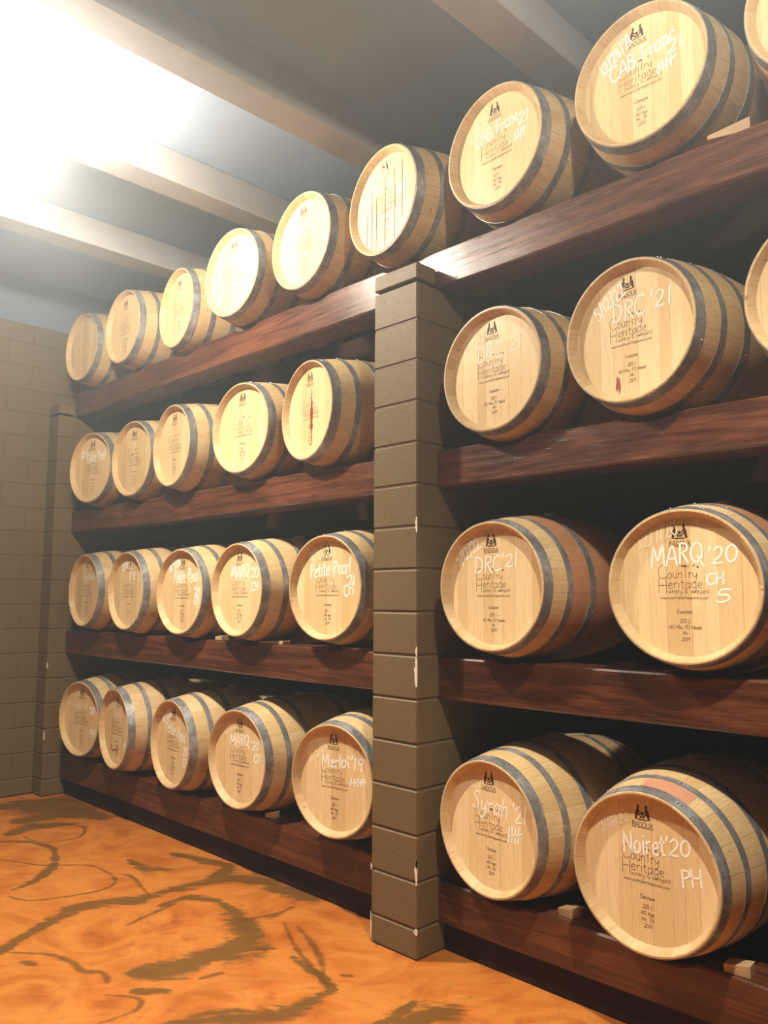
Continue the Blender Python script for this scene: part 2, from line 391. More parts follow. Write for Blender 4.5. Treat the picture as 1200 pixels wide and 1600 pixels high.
# floor with its poured stain pattern
STR = [([(-1.4, -1.3), (-1.52, -1.2), (-1.62, -1.04), (-1.7, -0.84), (-1.65, -0.67), (-1.56, -0.46), (-1.54, -0.29), (-1.56, -0.08), (-1.68, 0.1), (-1.91, 0.09), (-2.12, 0.06)], 0.055), ([(-0.74, -0.91), (-0.69, -0.81), (-0.66, -0.66), (-0.67, -0.49), (-0.79, -0.36)], 0.096), ([(-0.66, -0.66), (-0.6, -0.54), (-0.73, -0.41), (-1.03, -0.29)], 0.114), ([(-1.41, -0.48), (-1.37, -0.34), (-1.21, -0.26), (-0.96, -0.29)], 0.054), ([(-1.52, -0.3), (-1.51, -0.12), (-1.44, 0.04), (-1.21, 0.13), (-0.9, 0.17)], 0.124), ([(-0.85, -0.19), (-0.89, -0.0), (-0.88, -0.12), (-0.94, -0.3)], 0.029), ([(-0.77, -0.15), (-0.44, -0.32), (-0.16, -0.42), (-0.09, -0.42)], 0.025), ([(-0.68, -0.13), (-0.41, -0.24), (-0.2, -0.38)], 0.019), ([(-0.41, -0.39), (-0.22, -0.41), (-0.11, -0.41)], 0.036), ([(-0.1, -0.42), (-0.09, -0.56), (-0.1, -0.7), (-0.15, -0.83), (-0.26, -0.95), (-0.33, -1.1)], 0.054), ([(-1.37, -1.27), (-1.22, -1.15), (-1.07, -1.11), (-0.94, -1.1), (-0.87, -1.05), (-0.77, -1.08)], 0.029), ([(-0.69, -1.14), (-0.6, -1.07), (-0.54, -1.05), (-0.48, -1.1), (-0.48, -1.19), (-0.49, -1.28)], 0.025), ([(-0.6, -1.04), (-0.54, -0.93)], 0.041), ([(-4.08, -0.35), (-3.98, -0.1), (-3.62, -0.02), (-3.3, 0.01)], 0.232), ([(-3.58, -0.37), (-3.52, -0.15), (-3.29, -0.01)], 0.116), ([(-3.23, -0.58), (-3.33, -0.39), (-3.28, -0.21)], 0.079), ([(-3.09, -0.7), (-2.9, -0.51), (-2.61, -0.54), (-2.28, -0.74), (-2.15, -0.95)], 0.036), ([(-2.77, -0.81), (-2.51, -0.69), (-2.24, -0.46), (-1.93, -0.47), (-1.83, -0.63), (-1.92, -0.92), (-2.09, -1.01)], 0.019), ([(-2.21, -0.22), (-2.0, -0.22), (-1.88, -0.11)], 0.043), ([(-3.44, -0.42), (-3.14, -0.12), (-2.89, -0.25), (-2.93, -0.47), (-3.16, -0.53)], 0.018), ([(-1.27, -0.74), (-1.31, -0.62), (-1.36, -0.42)], 0.023), ([(0.23, -0.49), (0.24, -0.38), (0.2, -0.26)], 0.037), ([(0.34, -0.42), (0.32, -0.32), (0.38, -0.23)], 0.114), ([(-0.61, -0.43), (-0.57, -0.41)], 0.032), ([(-0.14, -0.33), (-0.09, -0.3)], 0.023), ([(-1.24, -1.27), (-1.16, -1.24)], 0.034), ([(-2.0, -0.41), (-1.93, -0.38), (-1.61, -0.44)], 0.022), ([(-0.53, -0.78), (-0.51, -0.68)], 0.03), ([(-0.25, -0.01), (-0.26, 0.1)], 0.026)]
def build_floor():
    x0,x1,y0,y1=-4.36,6.5,-7.0,DEPTH
    gx0,gx1,gy0,gy1=-4.36,1.6,-3.4,.30; st=.015
    xs=np.concatenate([np.arange(gx0,gx1,st),np.linspace(gx1,x1,18)])
    ys=np.concatenate([np.linspace(y0,gy0,14)[:-1],np.arange(gy0,gy1,st),np.linspace(gy1,y1,6)])
    X,Y=np.meshgrid(xs,ys); n,m=X.shape
    rs=np.random.RandomState(3)
    def vn(fr,seed):
        r=np.random.RandomState(seed); o=np.zeros_like(X)
        for i in range(10):
            a=r.uniform(0,6.28); f=fr*r.uniform(.6,1.5); o+=np.sin((np.cos(a)*X+np.sin(a)*Y)*f+r.uniform(0,6.28))
        return o/5.
    WX=X+.05*vn(5,1)+.022*vn(14,2); WY=Y+.05*vn(5,4)+.022*vn(14,5)
    NV=np.clip(vn(7,21)*.8+1,.25,2.2)
    sw=np.zeros_like(X); ve=np.zeros_like(X)
    for pts,wd in STR:
        D=np.full_like(X,9.)
        P=np.array(pts)
        # smooth the traced line
        Q=[P[0]]
        for i in range(len(P)-1):
            p0=P[max(i-1,0)];p1=P[i];p2=P[i+1];p3=P[min(i+2,len(P)-1)]
            for t in np.linspace(.2,1,5):
                Q.append(.5*((2*p1)+(-p0+p2)*t+(2*p0-5*p1+4*p2-p3)*t*t+(-p0+3*p1-3*p2+p3)*t**3))
        Q=np.array(Q)
        A=(WX,WY) if wd>.035 else (X+.012*vn(12,8),Y+.012*vn(12,9))
        for i in range(len(Q)-1):
            d=Q[i+1]-Q[i]; L=d@d+1e-9
            t=np.clip(((A[0]-Q[i,0])*d[0]+(A[1]-Q[i,1])*d[1])/L,0,1)
            D=np.minimum(D,np.hypot(A[0]-Q[i,0]-t*d[0],A[1]-Q[i,1]-t*d[1])/(.55+.45*NV)/(1-.5*((i+t)/len(Q)*2-1)**2))
        if wd>.035: sw=np.maximum(sw,np.clip(1.05-D/(wd*1.5),0,1))
        else: ve=np.maximum(ve,np.clip(1.0-D/max(wd*1.3,.034),0,1))
    co=np.stack([X,Y,np.zeros_like(X)],-1).reshape(-1,3)
    idx=np.arange(n*m).reshape(n,m)
    f=np.stack([idx[:-1,:-1],idx[:-1,1:],idx[1:,1:],idx[1:,:-1]],-1).reshape(-1,4)
    me=bpy.data.meshes.new('floor'); me.from_pydata(co.tolist(),[],f.tolist()); me.update()
    for nm,v in (('swirl',sw),('vein',ve)):
        a=me.attributes.new(nm,'FLOAT','POINT'); a.data.foreach_set('value',v.reshape(-1).astype(np.float32))
    me.materials.append(M['floor'])
    o=place('floor',me); o['kind']='structure'
build_floor()

# ------------------------------------------------------------------ barrels
BL=.95; RB=.340; RH=.283
def rad(s):
    t=1-2*s/BL; return RB-(RB-RH)*abs(t)**2.0
# name: front-rim centre x, y, axis height, yaw (degrees)
BAR = {
'A1':(-3.664,0.052,0.672,6.5),'A2':(-3.042,0.031,0.670,-5.6),'A3':(-2.268,0.041,0.659,-4.2),'A4':(-1.484,0.026,0.674,1.3),'A5':(-0.619,0.017,0.687,6.6),
'A6':(0.361,0.047,0.638,-4.7),'A7':(1.106,0.006,0.637,1.1),
'B1':(-3.659,0.042,1.672,-1.8),'B2':(-2.949,0.036,1.666,-1.7),'B3':(-2.221,0.048,1.658,1.1),'B4':(-1.558,0.049,1.667,-2.2),'B5':(-0.743,0.058,1.676,2.8),
'B6':(0.406,0.026,1.674,-0.2),'B7':(1.266,0.051,1.667,4.2),
'C1':(-3.663,0.055,2.659,8.2),'C2':(-3.002,0.069,2.654,2.2),'C3':(-2.362,0.034,2.665,-4.4),'C4':(-1.555,0.045,2.672,2.4),'C5':(-0.907,0.049,2.678,-9.2),
'C6':(0.400,0.053,2.653,-2.1),'C7':(1.093,0.026,2.662,-3.6),'C8':(1.818,.045,2.662,0),
'D1':(-3.870,0.030,3.702,1.5),'D2':(-3.136,0.024,3.699,-0.6),'D3':(-2.419,0.070,3.673,-6.1),'D4':(-1.647,0.014,3.693,2.2),'D5':(-0.966,0.033,3.693,-2.6),'D6':(-0.276,0.021,3.687,-6.5),
'D7':(0.438,0.040,3.701,-3.6),'D8':(1.163,0.035,3.700,0.7),'D9':(1.862,.045,3.700,0)}
BEAMTOP={'Al':.338,'Ar':.318,'Bl':1.345,'Br':1.341,'Cl':2.345,'Cr':2.342,'Dl':3.372,'Dr':3.362}
YB0,YB1=.147,.350
def bay(k):
    return k[0]+('l' if int(k[1])<=(6 if k[0]=='D' else 5) else 'r')
def contact(yf):
    s=YB1-yf; return rad(s)+.0095     # hoop-free radius where the barrel meets the timber's back edge

# timber rails, with a shallow cradle cut wherever a barrel sits lower than a flat top allows
def timber(key, x0, x1, h, label):
    top=BEAMTOP[key]; bot=top-h
    seats=[(BAR[k][0]-math.sin(R(BAR[k][3]))*.22, BAR[k][2], contact(BAR[k][1])) for k in BAR if bay(k)==key]
    xs=set(np.linspace(x0,x1,40).round(4).tolist())
    for (cx,cz,r) in seats:
        g=r*r-(cz-top)**2
        if g>0:
            hw=math.sqrt(g)
            for t in np.linspace(-1,1,25): xs.add(round(float(cx+hw*t),4))
    xs=sorted(x for x in xs if x0<=x<=x1)
    v=[];f=[];c=.008
    rr=random.Random(hash(label)%1000 if False else len(label)*7+int(top*100))
    ph=[rr.uniform(0,6) for _ in range(4)]
    for x in xs:
        zt=top
        for (cx,cz,r) in seats:
            d=abs(x-cx)
            if d<r: zt=min(zt, cz-math.sqrt(r*r-d*d))
        wv=.0022*math.sin(x*3.1+ph[0])+.0012*math.sin(x*11+ph[1]); wz=.002*math.sin(x*2.3+ph[2])
        a,b=YB0+wv,YB1
        v+=[(x,a,bot+c+wz),(x,a,zt-c),(x,a+c*.8,zt),(x,b-c,zt),(x,b,zt-c),(x,b,bot+c),(x,b-c,bot),(x,a+c,bot+wz)]
    for i in range(len(xs)-1):
        for j in range(8):
            k=(j+1)%8; f.append((i*8+j,i*8+k,(i+1)*8+k,(i+1)*8+j))
    f.append(tuple(range(8))); f.append(tuple((len(xs)-1)*8+j for j in range(8)))
    o=link('timber_rail',v,f,M['timber'])
    tag(o,label,'beam','timber rails carrying the barrels')
    return o
names={'A':'lowest','B':'second lowest','C':'second highest','D':'topmost'}
look={'Al':"scuffed dark brown timber just above the floor, under the Merlot barrel's row",
'Ar':"dark glossy timber just above the floor, under the Syrah and Noiret barrels",
'Bl':"reddish brown timber left of the middle pier, under the lower Petite Pearl row",
'Br':"dark varnished timber right of the middle pier, under the MARQ '20 barrel",
'Cl':"dark brown timber left of the middle pier, under the barrel with the long red drip",
'Cr':"reddish brown timber right of the middle pier, under the two upper DRC barrels",
'Dl':"topmost timber left of the middle pier, with cradle cuts under its barrels",
'Dr':"topmost timber right of the middle pier, under the CAB Franc barrels"}
for k,h in (('Al',.204),('Ar',.186),('Bl',.194),('Br',.195),('Cl',.182),('Cr',.180),('Dl',.200),('Dr',.190)):
    a,c=((XP,-FINW) if k[1]=='l' else (0,XR))
    if k=='Dl': c=-.135
    if k=='Dr': a=-.125
    timber(k,a+.002,c-.002,h,look[k])
# rear ledgers that carry the barrels' back ends; shade put into their dark colour
i=4
for key,top in BEAMTOP.items():
    a,c=((XP,-FINW) if key[1]=='l' else (0,XR))
    low=min(BAR[k][2]-rad(.72-BAR[k][1]) for k in BAR if bay(k)==key)-.012
    b=MB(); b.box(a+.002,c-.002,.72,.92,low-.2,low,.008); o=b.build('trim_%d'%i,M['plinth']); o['kind']='structure'; i+=1

# ---- shared barrel meshes (origin under the bilge, axis along Y at z = RB)
ZC=RB
def ring_mesh(prof, n, name, mat, closed=False, smooth=True, nails=None, caps=False):
    m=MB(); m.lathe(prof,n,ZC,closed)
    if nails:
        for (a,y,r,sz) in nails:
            ca,sa=math.cos(a),math.sin(a); nn=8
            v=[];f=[]
            for lv,(rr,hh) in enumerate(((sz,0),(sz*.75,sz*.55),(0.0001,sz*.8))):
                for q in range(nn):
                    t=2*math.pi*q/nn; du,dy=rr*math.cos(t),rr*math.sin(t)
                    v.append(((r+hh)*sa+du*ca, y+dy, ZC+(r+hh)*ca-du*sa))
            for lv in range(2):
                for q in range(nn):
                    p=(q+1)%nn; f.append((lv*nn+q,lv*nn+p,(lv+1)*nn+p,(lv+1)*nn+q))
            m.add(v,f)
    o=m.build(name,mat,None,smooth); sharp(o,35)
    me=o.data; bpy.data.objects.remove(o); return me
H0=-BL/2
outer=[(H0+s,rad(s)) for s in np.linspace(.004,BL-.004,34)]
prof=[(H0+.036,.2545),(H0+.033,.2560),(H0+.003,.2720),(H0,.2745),(H0,.2805),(H0+.002,.2828)]+outer+[(-H0-.002,.2828),(-H0,.2805),(-H0,.2745),(-H0-.003,.2720),(-H0-.033,.2560),(-H0-.036,.2545)]
ME_STAVES=ring_mesh(prof,112,'staves',M['staves'])
ME_RED_BILGE=ME_STAVES.copy(); ME_RED_BILGE.materials[0]=M['staves_red_bilge']
def head_mesh(front):
    y=H0+.036 if front else -H0-.036; d=.018 if front else -.018
    m=MB(); n=96; v=[(0,y,ZC)]; f=[]
    for i in range(n):
        a=2*math.pi*i/n; v.append((.2555*math.sin(a),y,ZC+.2555*math.cos(a)))
    for i in range(n):
        a=2*math.pi*i/n; v.append((.2555*math.sin(a),y+d,ZC+.2555*math.cos(a)))
    v.append((0,y+d,ZC))
    for i in range(n):
        k=(i+1)%n
        f+=[(0,1+i,1+k),(1+i,1+n+i,1+n+k,1+k),(2*n+1,1+n+k,1+n+i)]
    m.add(v,f); o=m.build('head',M['head']); me=o.data; bpy.data.objects.remove(o); return me
ME_HEAD=head_mesh(True); ME_HEADB=head_mesh(False)
hr=random.Random(5)
def hoop_mesh(s0,s1,back=False,seed=0):
    pr=[]; T=.0022
    for s in np.linspace(s0,s1,4): pr.append((H0+s,rad(s)+T))
    pr2=[(H0+s,rad(s)-.001) for s in np.linspace(s1,s0,4)]
    P=pr+pr2
    if back: P=[(-y,r) for (y,r) in P]
    rr=random.Random(seed); sm=(s0+s1)/2; na=[]
    a0=rr.uniform(.15,.5)
    for da in (0,.05):   # lap rivets
        na.append((a0+da,H0+sm,rad(sm)+T,.0065))
    for q in range(9):
        na.append((rr.uniform(-1.2,1.6) if q<5 else rr.uniform(0,6.28),H0+(s1-.006),rad(s1)+T-.001,.0042))
    if back: na=[(a,-y,r,s) for (a,y,r,s) in na]
    return ring_mesh(P,96,'hoop',M['hoop'],True,True,na)
HOOPS=[(.003,.052),(.136,.170),(.282,.322)]
ME_HOOP=[[hoop_mesh(a,b,bk,k*7+v*3+(1 if bk else 0)) for k,(a,b) in enumerate(HOOPS)] for v in range(2) for bk in (False,True)]
def bung_mesh():
    m=MB(); n=20; v=[];f=[]; pr=[(.030,-.006),(.032,.006),(.028,.016),(.012,.018)]
    for (r,h) in pr:
        for q in range(n):
            t=2*math.pi*q/n; v.append((r*math.cos(t),r*math.sin(t),ZC+RB+h))
    for l in range(len(pr)-1):
        for q in range(n):
            p=(q+1)%n; f.append((l*n+q,l*n+p,(l+1)*n+p,(l+1)*n+q))
    f.append(tuple((len(pr)-1)*n+q for q in range(n)))
    m.add(v,f); o=m.build('bung',M['bung'],None,True); sharp(o,40); me=o.data; bpy.data.objects.remove(o); return me
ME_BUNG=bung_mesh()

# ---- lettering: a single-stroke alphabet (cap height 1)
G={}
def g(ch,adv,*strokes): G[ch]=(adv,[[tuple(map(float,p.split(','))) for p in s.split()] for s in strokes])
g(' ',.45)
g('0',.66,'.3,1 .08,.75 .08,.25 .3,0 .52,.25 .52,.75 .3,1'); g('1',.34,'.16,1 .14,0'); g('2',.66,'.08,.78 .28,1 .5,.8 .4,.45 .06,.04 .1,.0 .58,.02')
g('3',.6,'.08,.9 .3,1 .48,.8 .22,.54 .5,.3 .3,0 .06,.12'); g('4',.62,'.4,0 .42,1 .06,.36 .56,.36'); g('5',.6,'.5,1 .14,1 .1,.58 .36,.6 .5,.3 .3,0 .06,.06')
g('6',.6,'.46,1 .12,.5 .1,.15 .3,0 .48,.2 .36,.44 .12,.3'); g('7',.58,'.06,1 .52,1 .22,0'); g('8',.62,'.42,.92 .2,1 .12,.78 .46,.3 .3,0 .1,.22 .44,.75 .42,.92'); g('9',.6,'.46,.7 .26,.52 .1,.76 .28,1 .46,.85 .44,.4 .38,0')
g('/',.5,'.42,1.1 .08,-.15'); g("'",.24,'.14,1.12 .08,.84'); g('.',.24,'.1,.02 .13,.03 .1,.05'); g('&',.75,'.66,0 .2,.7 .3,.95 .45,.75 .1,.3 .25,0 .45,.05 .65,.4'); g('+',.5,'.08,.4 .42,.4','.25,.6 .25,.2'); g(',',.24,'.14,.08 .08,-.14')
g('A',.72,'.02,0 .36,1 .66,0','.14,.36 .56,.36'); g('B',.64,'.1,0 .1,1','.1,1 .42,.92 .46,.66 .1,.52','.1,.52 .52,.44 .54,.1 .1,0'); g('C',.74,'.64,.86 .42,1 .14,.8 .06,.45 .18,.1 .42,0 .68,.14')
g('D',.74,'.1,0 .1,1','.1,1 .5,.88 .64,.5 .5,.1 .1,0'); g('E',.6,'.52,1 .1,1 .1,0 .54,0','.1,.52 .44,.52'); g('F',.58,'.1,0 .12,1','.12,1 .54,1','.11,.54 .44,.56'); g('H',.72,'.1,0 .1,1','.6,0 .6,1','.1,.5 .6,.52')
g('L',.56,'.12,1 .1,.02','.1,.02 .5,.0'); g('M',.9,'.06,0 .14,.98 .4,.3 .68,1 .78,0'); g('N',.72,'.1,0 .12,1','.12,1 .6,.04','.6,.0 .62,1'); g('O',.8,'.4,1 .12,.8 .08,.3 .4,0 .7,.3 .68,.8 .4,1'); g('P',.6,'.12,0 .12,1','.12,1 .46,.95 .5,.66 .14,.5')
g('Q',.82,'.4,1 .12,.75 .1,.3 .4,.02 .68,.3 .66,.8 .4,1','.42,.35 .82,-.2'); g('R',.66,'.12,0 .12,1','.12,1 .48,.94 .5,.66 .14,.5','.26,.5 .6,0'); g('S',.6,'.5,.9 .28,1 .1,.78 .46,.35 .36,.04 .06,.1'); g('T',.66,'.04,1 .64,1','.34,1 .34,0'); g('U',.72,'.1,1 .1,.3 .35,0 .6,.3 .6,1'); g('X',.66,'.06,1 .6,0','.58,1 .06,0')
g('a',.54,'.44,.5 .24,.6 .08,.35 .14,.04 .34,.06 .44,.3','.45,.58 .45,.0'); g('b',.54,'.1,1 .1,0','.1,.4 .32,.6 .46,.3 .3,0 .1,.12'); g('c',.48,'.42,.5 .24,.6 .08,.3 .22,.0 .44,.1'); g('d',.56,'.44,.45 .22,.6 .08,.3 .22,0 .44,.15','.46,1 .46,0'); g('e',.5,'.1,.3 .42,.36 .32,.6 .1,.42 .12,.1 .28,0 .44,.1')
g('g',.54,'.44,.5 .22,.6 .08,.3 .22,.02 .44,.2','.45,.58 .44,-.2 .26,-.4 .08,-.28'); g('h',.54,'.1,1 .1,0','.1,.36 .3,.6 .44,.4 .44,0'); g('i',.24,'.12,.58 .12,0','.12,.8 .14,.84'); g('l',.24,'.12,1 .12,0'); g('m',.8,'.1,.58 .1,0','.1,.4 .26,.6 .38,.4 .38,0','.38,.4 .54,.6 .66,.4 .66,0'); g('n',.54,'.1,.58 .1,0','.1,.38 .3,.6 .44,.4 .44,0')
g('o',.54,'.27,.6 .08,.4 .1,.1 .27,0 .46,.2 .44,.48 .27,.6'); g('p',.54,'.12,.58 .1,-.4','.12,.4 .32,.6 .46,.32 .3,0 .12,.1'); g('q',.54,'.44,.5 .22,.6 .08,.3 .22,0 .44,.15','.45,.58 .45,-.4'); g('r',.4,'.1,.58 .1,0','.1,.36 .22,.56 .38,.56'); g('s',.46,'.38,.52 .22,.6 .1,.46 .36,.18 .24,0 .06,.06'); g('t',.42,'.2,.9 .2,.1 .36,.02','.04,.6 .38,.62'); g('u',.54,'.1,.58 .1,.2 .26,0 .44,.2','.45,.58 .45,0')
g('v',.5,'.06,.58 .25,0 .45,.58'); g('w',.72,'.06,.58 .2,0 .36,.45 .5,0 .66,.58'); g('x',.5,'.06,.58 .44,0','.44,.58 .06,0'); g('y',.52,'.08,.58 .12,.2 .28,.12 .44,.4','.46,.58 .4,-.1 .24,-.4 .08,-.32')
g('#',1.15,'.1,.9 .08,.0','.3,.95 .3,.05','.5,.9 .5,-.05','.72,.92 .7,.0','.0,.3 .95,.62'); g('%',1.3,'.1,.8 .08,.1','.35,.85 .35,.05','.6,.9 .6,.0','.85,.85 .85,.1','1.05,.8 1.05,.1','-.05,.4 1.2,.5'); g('|',.6,'.1,.9 .1,.1','.4,.9 .4,.1','.1,.5 .4,.5','.66,.9 .66,.1','.66,.5 .9,.5','.9,.9 .9,.1')
def smooth_line(P,k=4):
    if len(P)<3: return P
    Q=[P[0]]
    for i in range(len(P)-1):
        p0=P[max(i-1,0)];p1=P[i];p2=P[i+1];p3=P[min(i+2,len(P)-1)]
        for j in range(1,k+1):
            t=j/k
            Q.append(tuple(.5*((2*p1[c])+(-p0[c]+p2[c])*t+(2*p0[c]-5*p1[c]+4*p2[c]-p3[c])*t*t+(-p0[c]+3*p1[c]-3*p2[c]+p3[c])*t**3) for c in (0,1)))
    return Q
def width(txt): return sum(G[c][0] for c in txt)
class Ink:
    """flat strokes on a head; u to the right, v up, metres from the head's centre"""
    def __init__(s,off): s.v=[]; s.f=[]; s.off=off
    def pt(s,u,v): s.v.append((u,H0+.036-s.off,ZC+v)); return len(s.v)-1
    def poly(s,pts): s.f.append(tuple(s.pt(*p) for p in pts))
    def line(s,P,w,taper=True):
        n=len(P); L=[];Rr=[]
        for i in range(n):
            a=P[max(i-1,0)];b=P[min(i+1,n-1)]; dx,dy=b[0]-a[0],b[1]-a[1]; l=math.hypot(dx,dy) or 1e-6
            nx,ny=-dy/l,dx/l; ww=w*.5*(.7 if taper and n>2 and i in (0,n-1) else 1)
            ex=ey=0
            if i==0: ex,ey=-dx/l*w*.3,-dy/l*w*.3
            if i==n-1: ex,ey=dx/l*w*.3,dy/l*w*.3
            L.append(s.pt(P[i][0]+nx*ww+ex,P[i][1]+ny*ww+ey)); Rr.append(s.pt(P[i][0]-nx*ww+ex,P[i][1]-ny*ww+ey))
        for i in range(n-1): s.f.append((L[i],Rr[i],Rr[i+1],L[i+1]))
    def text(s,txt,u,v,h,w,rot=0.0,slant=0.0,jit=0.0,rnd=None,sp=1.0,fit=None):
        """centred at (u, v + h/2) unless fit gives the total width"""
        W=width(txt)*h*sp; sx=1.0
        if fit: sx=fit/W; W=fit
        c,sn=math.cos(R(rot)),math.sin(R(rot)); x=-W/2
        for ch in txt:
            adv,st=G[ch]; jy=(rnd.uniform(-1,1)*jit*h if rnd else 0); js=(1+rnd.uniform(-1,1)*jit if rnd else 1)
            for q in st:
                P=[(x+(px+slant*py)*h*js*sx*sp, (py*js-.5)*h+jy) for (px,py) in smooth_line(q)]
                s.line([(u+a*c-b*sn,v+a*sn+b*c) for (a,b) in P],w)
            x+=adv*h*sp*sx
    def build(s,name,mat,parent): return link(name,s.v,s.f,mat,parent)
def print_mesh(kind):
    """the winery's printed mark; kinds differ in the specification lines"""
    k=Ink(.0005)
    k.text('C',-.083,.055,.050,.0019); k.text('oun',-.036,.048,.036,.0019,fit=.058); k.text('T',.003,.053,.040,.0019); k.text('ry',.030,.048,.036,.0019,fit=.034)
    k.poly([(-.012,.077),(.008,.080),(.008,.076),(-.012,.073)]); k.poly([(.030,.077),(.038,.080),(.038,.076),(.030,.073)]); k.poly([(.045,.073),(.052,.075),(.052,.067),(.045,.067)])
    k.text('H',-.083,.004,.056,.0019); k.text('eritage',.000,.011,.036,.0019,fit=.130)
    k.text('winery & vineyard',.012,-.016,.018,.0012,fit=.150)
    k.text('www.countryheritagewinery.com',-.004,-.040,.012,.0011,fit=.180)
    lines={'classic':('Classique','225 L','AO App','M+, TH','2019'),'evolution':('Evolution','225 L','AO Mix, FO Heads','M+','2019')}[kind]
    for t,v in zip(lines,(-.092,-.125,-.148,-.170,-.192)): k.text(t,-.004,v,.0135,.0015,slant=.15)
    o=k.build('printed_lettering',M['print'],None); a=o.data; bpy.data.objects.remove(o)
    e=Ink(.0005)
    def both(pts):
        e.poly(pts); e.poly([(-.014-(p[0]+.014),p[1]) for p in pts][::-1])
    # crest: two rearing beasts with a shield between them, above the cooper's name
    both([(-.044,.178),(-.036,.178),(-.030,.196),(-.028,.214),(-.033,.218),(-.040,.206)])
    both([(-.033,.214),(-.027,.214),(-.025,.224),(-.030,.234),(-.035,.224)])
    both([(-.029,.206),(-.022,.199),(-.021,.203),(-.028,.213)])
    both([(-.030,.194),(-.020,.188),(-.020,.192),(-.029,.201)])
    e.poly([(-.023,.184),(-.005,.184),(-.003,.190),(-.025,.190)]); e.poly([(-.034,.176),(.006,.176),(.006,.180),(-.034,.180)])
    e.poly([(-.019,.193),(-.009,.193),(-.008,.203),(-.014,.206),(-.020,.203)])
    e.text('RADOUX',-.014,.160,.018,.0019,fit=.082); e.line([(-.056,.1485),(.028,.1485)],.0012)
    o=e.build('crest_print',M['emblem'],None); b=o.data; bpy.data.objects.remove(o)
    return a,b
PRINT={k:print_mesh(k) for k in ('classic','evolution')}

# ---- what is chalked on each head: (text, u, v, height, total width, rotation, faint)
CH={
'A1':[('Noiret',-.02,.10,.055,.19,4,1),("'20",.13,.07,.05,.08,4,0),('PH',.15,-.10,.05,.08,4,0)],
'A2':[('11/18/20',-.08,.16,.045,.16,14,1),('Noiret',.0,.10,.06,.19,4,1),('PH',.16,-.11,.05,.06,0,0)],
'A3':[('11/9/20',-.11,.17,.05,.15,24,0),('Petite Pearl',.02,.085,.075,.30,-12,0),("'20",.16,-.03,.05,.07,0,0),('CH',.165,-.10,.055,.07,0,0)],
'A4':[('12/7/20',-.10,.17,.045,.15,22,1),('MARQ',-.01,.105,.065,.19,4,0),("'20",.14,.09,.05,.08,4,0),('CH',.16,.02,.045,.06,4,0)],
'A5':[('11/5/19',-.13,.13,.05,.15,30,1),('Merlot',.0,.095,.065,.20,6,0),("'19",.145,.095,.06,.09,4,0),('%',.155,.01,.045,.12,6,0)],
'A6':[('12/28/21',-.12,.17,.045,.16,14,1),('Syrah',-.01,.095,.075,.21,-4,0),("'21",.155,.085,.07,.085,4,0),('#',.135,-.005,.070,.100,4,0)],
'A7':[('11/18/20',-.134,.155,.05,.13,30,1),('Noiret',-.015,.095,.075,.17,8,0),("'20",.115,.105,.055,.10,4,0),('PH',.160,.010,.055,.08,12,0)],
'B1':[('Petite',.02,.11,.06,.20,2,0),('12/5',-.02,.18,.04,.12,6,1)],
'B2':[('11/10',-.07,.18,.05,.12,12,0),('Pe',.04,.12,.09,.10,6,0),("'21",.14,.10,.05,.07,4,1)],
'B3':[('11/9/20',-.11,.185,.055,.15,20,0),('Petite Pearl',.03,.105,.085,.30,2,0),("'21",.165,.0,.05,.07,0,0),('CH',.165,-.055,.05,.06,0,0)],
'B4':[('MARQ',-.01,.11,.075,.20,4,0),("'20",.15,.105,.06,.09,4,0),('CH',.155,.02,.05,.07,4,0)],
'B5':[('11/10/22',-.06,.185,.05,.19,10,1),('Petite Pearl',.01,.105,.075,.32,4,0),("'21",.17,.04,.05,.07,6,0),('CH',.155,-.01,.06,.08,14,0)],
'B6':[('5/12/22',-.15,.155,.05,.16,34,0),('DRC',-.035,.10,.07,.155,4,0),("'21",.085,.115,.055,.09,4,0)],
'B7':[('12/7/20',-.10,.195,.05,.16,20,1),('MARQ',-.03,.118,.075,.20,4,0),("'20",.135,.115,.06,.11,4,0),('CH',.108,.028,.04,.065,6,0),('5',.135,-.035,.045,.06,0,0)],
'C1':[('APT',-.13,.13,.06,.11,20,0),('Petite Pearl',.03,.095,.08,.26,4,0)],
'C2':[],'C3':[],'C4':[],'C5':[],
'C6':[('5/12/22',-.10,.155,.045,.14,28,1),('DRC',-.03,.095,.075,.15,2,0),("'21",.11,.105,.065,.09,6,0)],
'C7':[('5/12/22',-.10,.150,.055,.16,34,0),('DRC',-.015,.095,.075,.15,4,0),("'21",.125,.105,.065,.10,6,0)],
'C8':[],'D1':[],'D2':[],'D3':[],'D4':[],'D5':[],
'D6':[('12/28/21',-.07,.165,.045,.15,10,1),('CAB Franc',-.02,.095,.06,.24,8,1),('#',.13,.04,.05,.09,10,0)],
'D7':[('12/28/21',-.12,.145,.05,.15,34,1),('CAB Franc',-.01,.100,.065,.27,8,0),("'21",.145,.085,.05,.08,4,0),('#',.14,.015,.055,.09,12,0)],
'D8':[('12/28/21',-.11,.150,.05,.16,34,0),('CAB Franc',.0,.098,.068,.29,12,0),("'21",.135,.075,.05,.08,6,0),('#',.11,.015,.05,.10,14,0)],
'D9':[]}
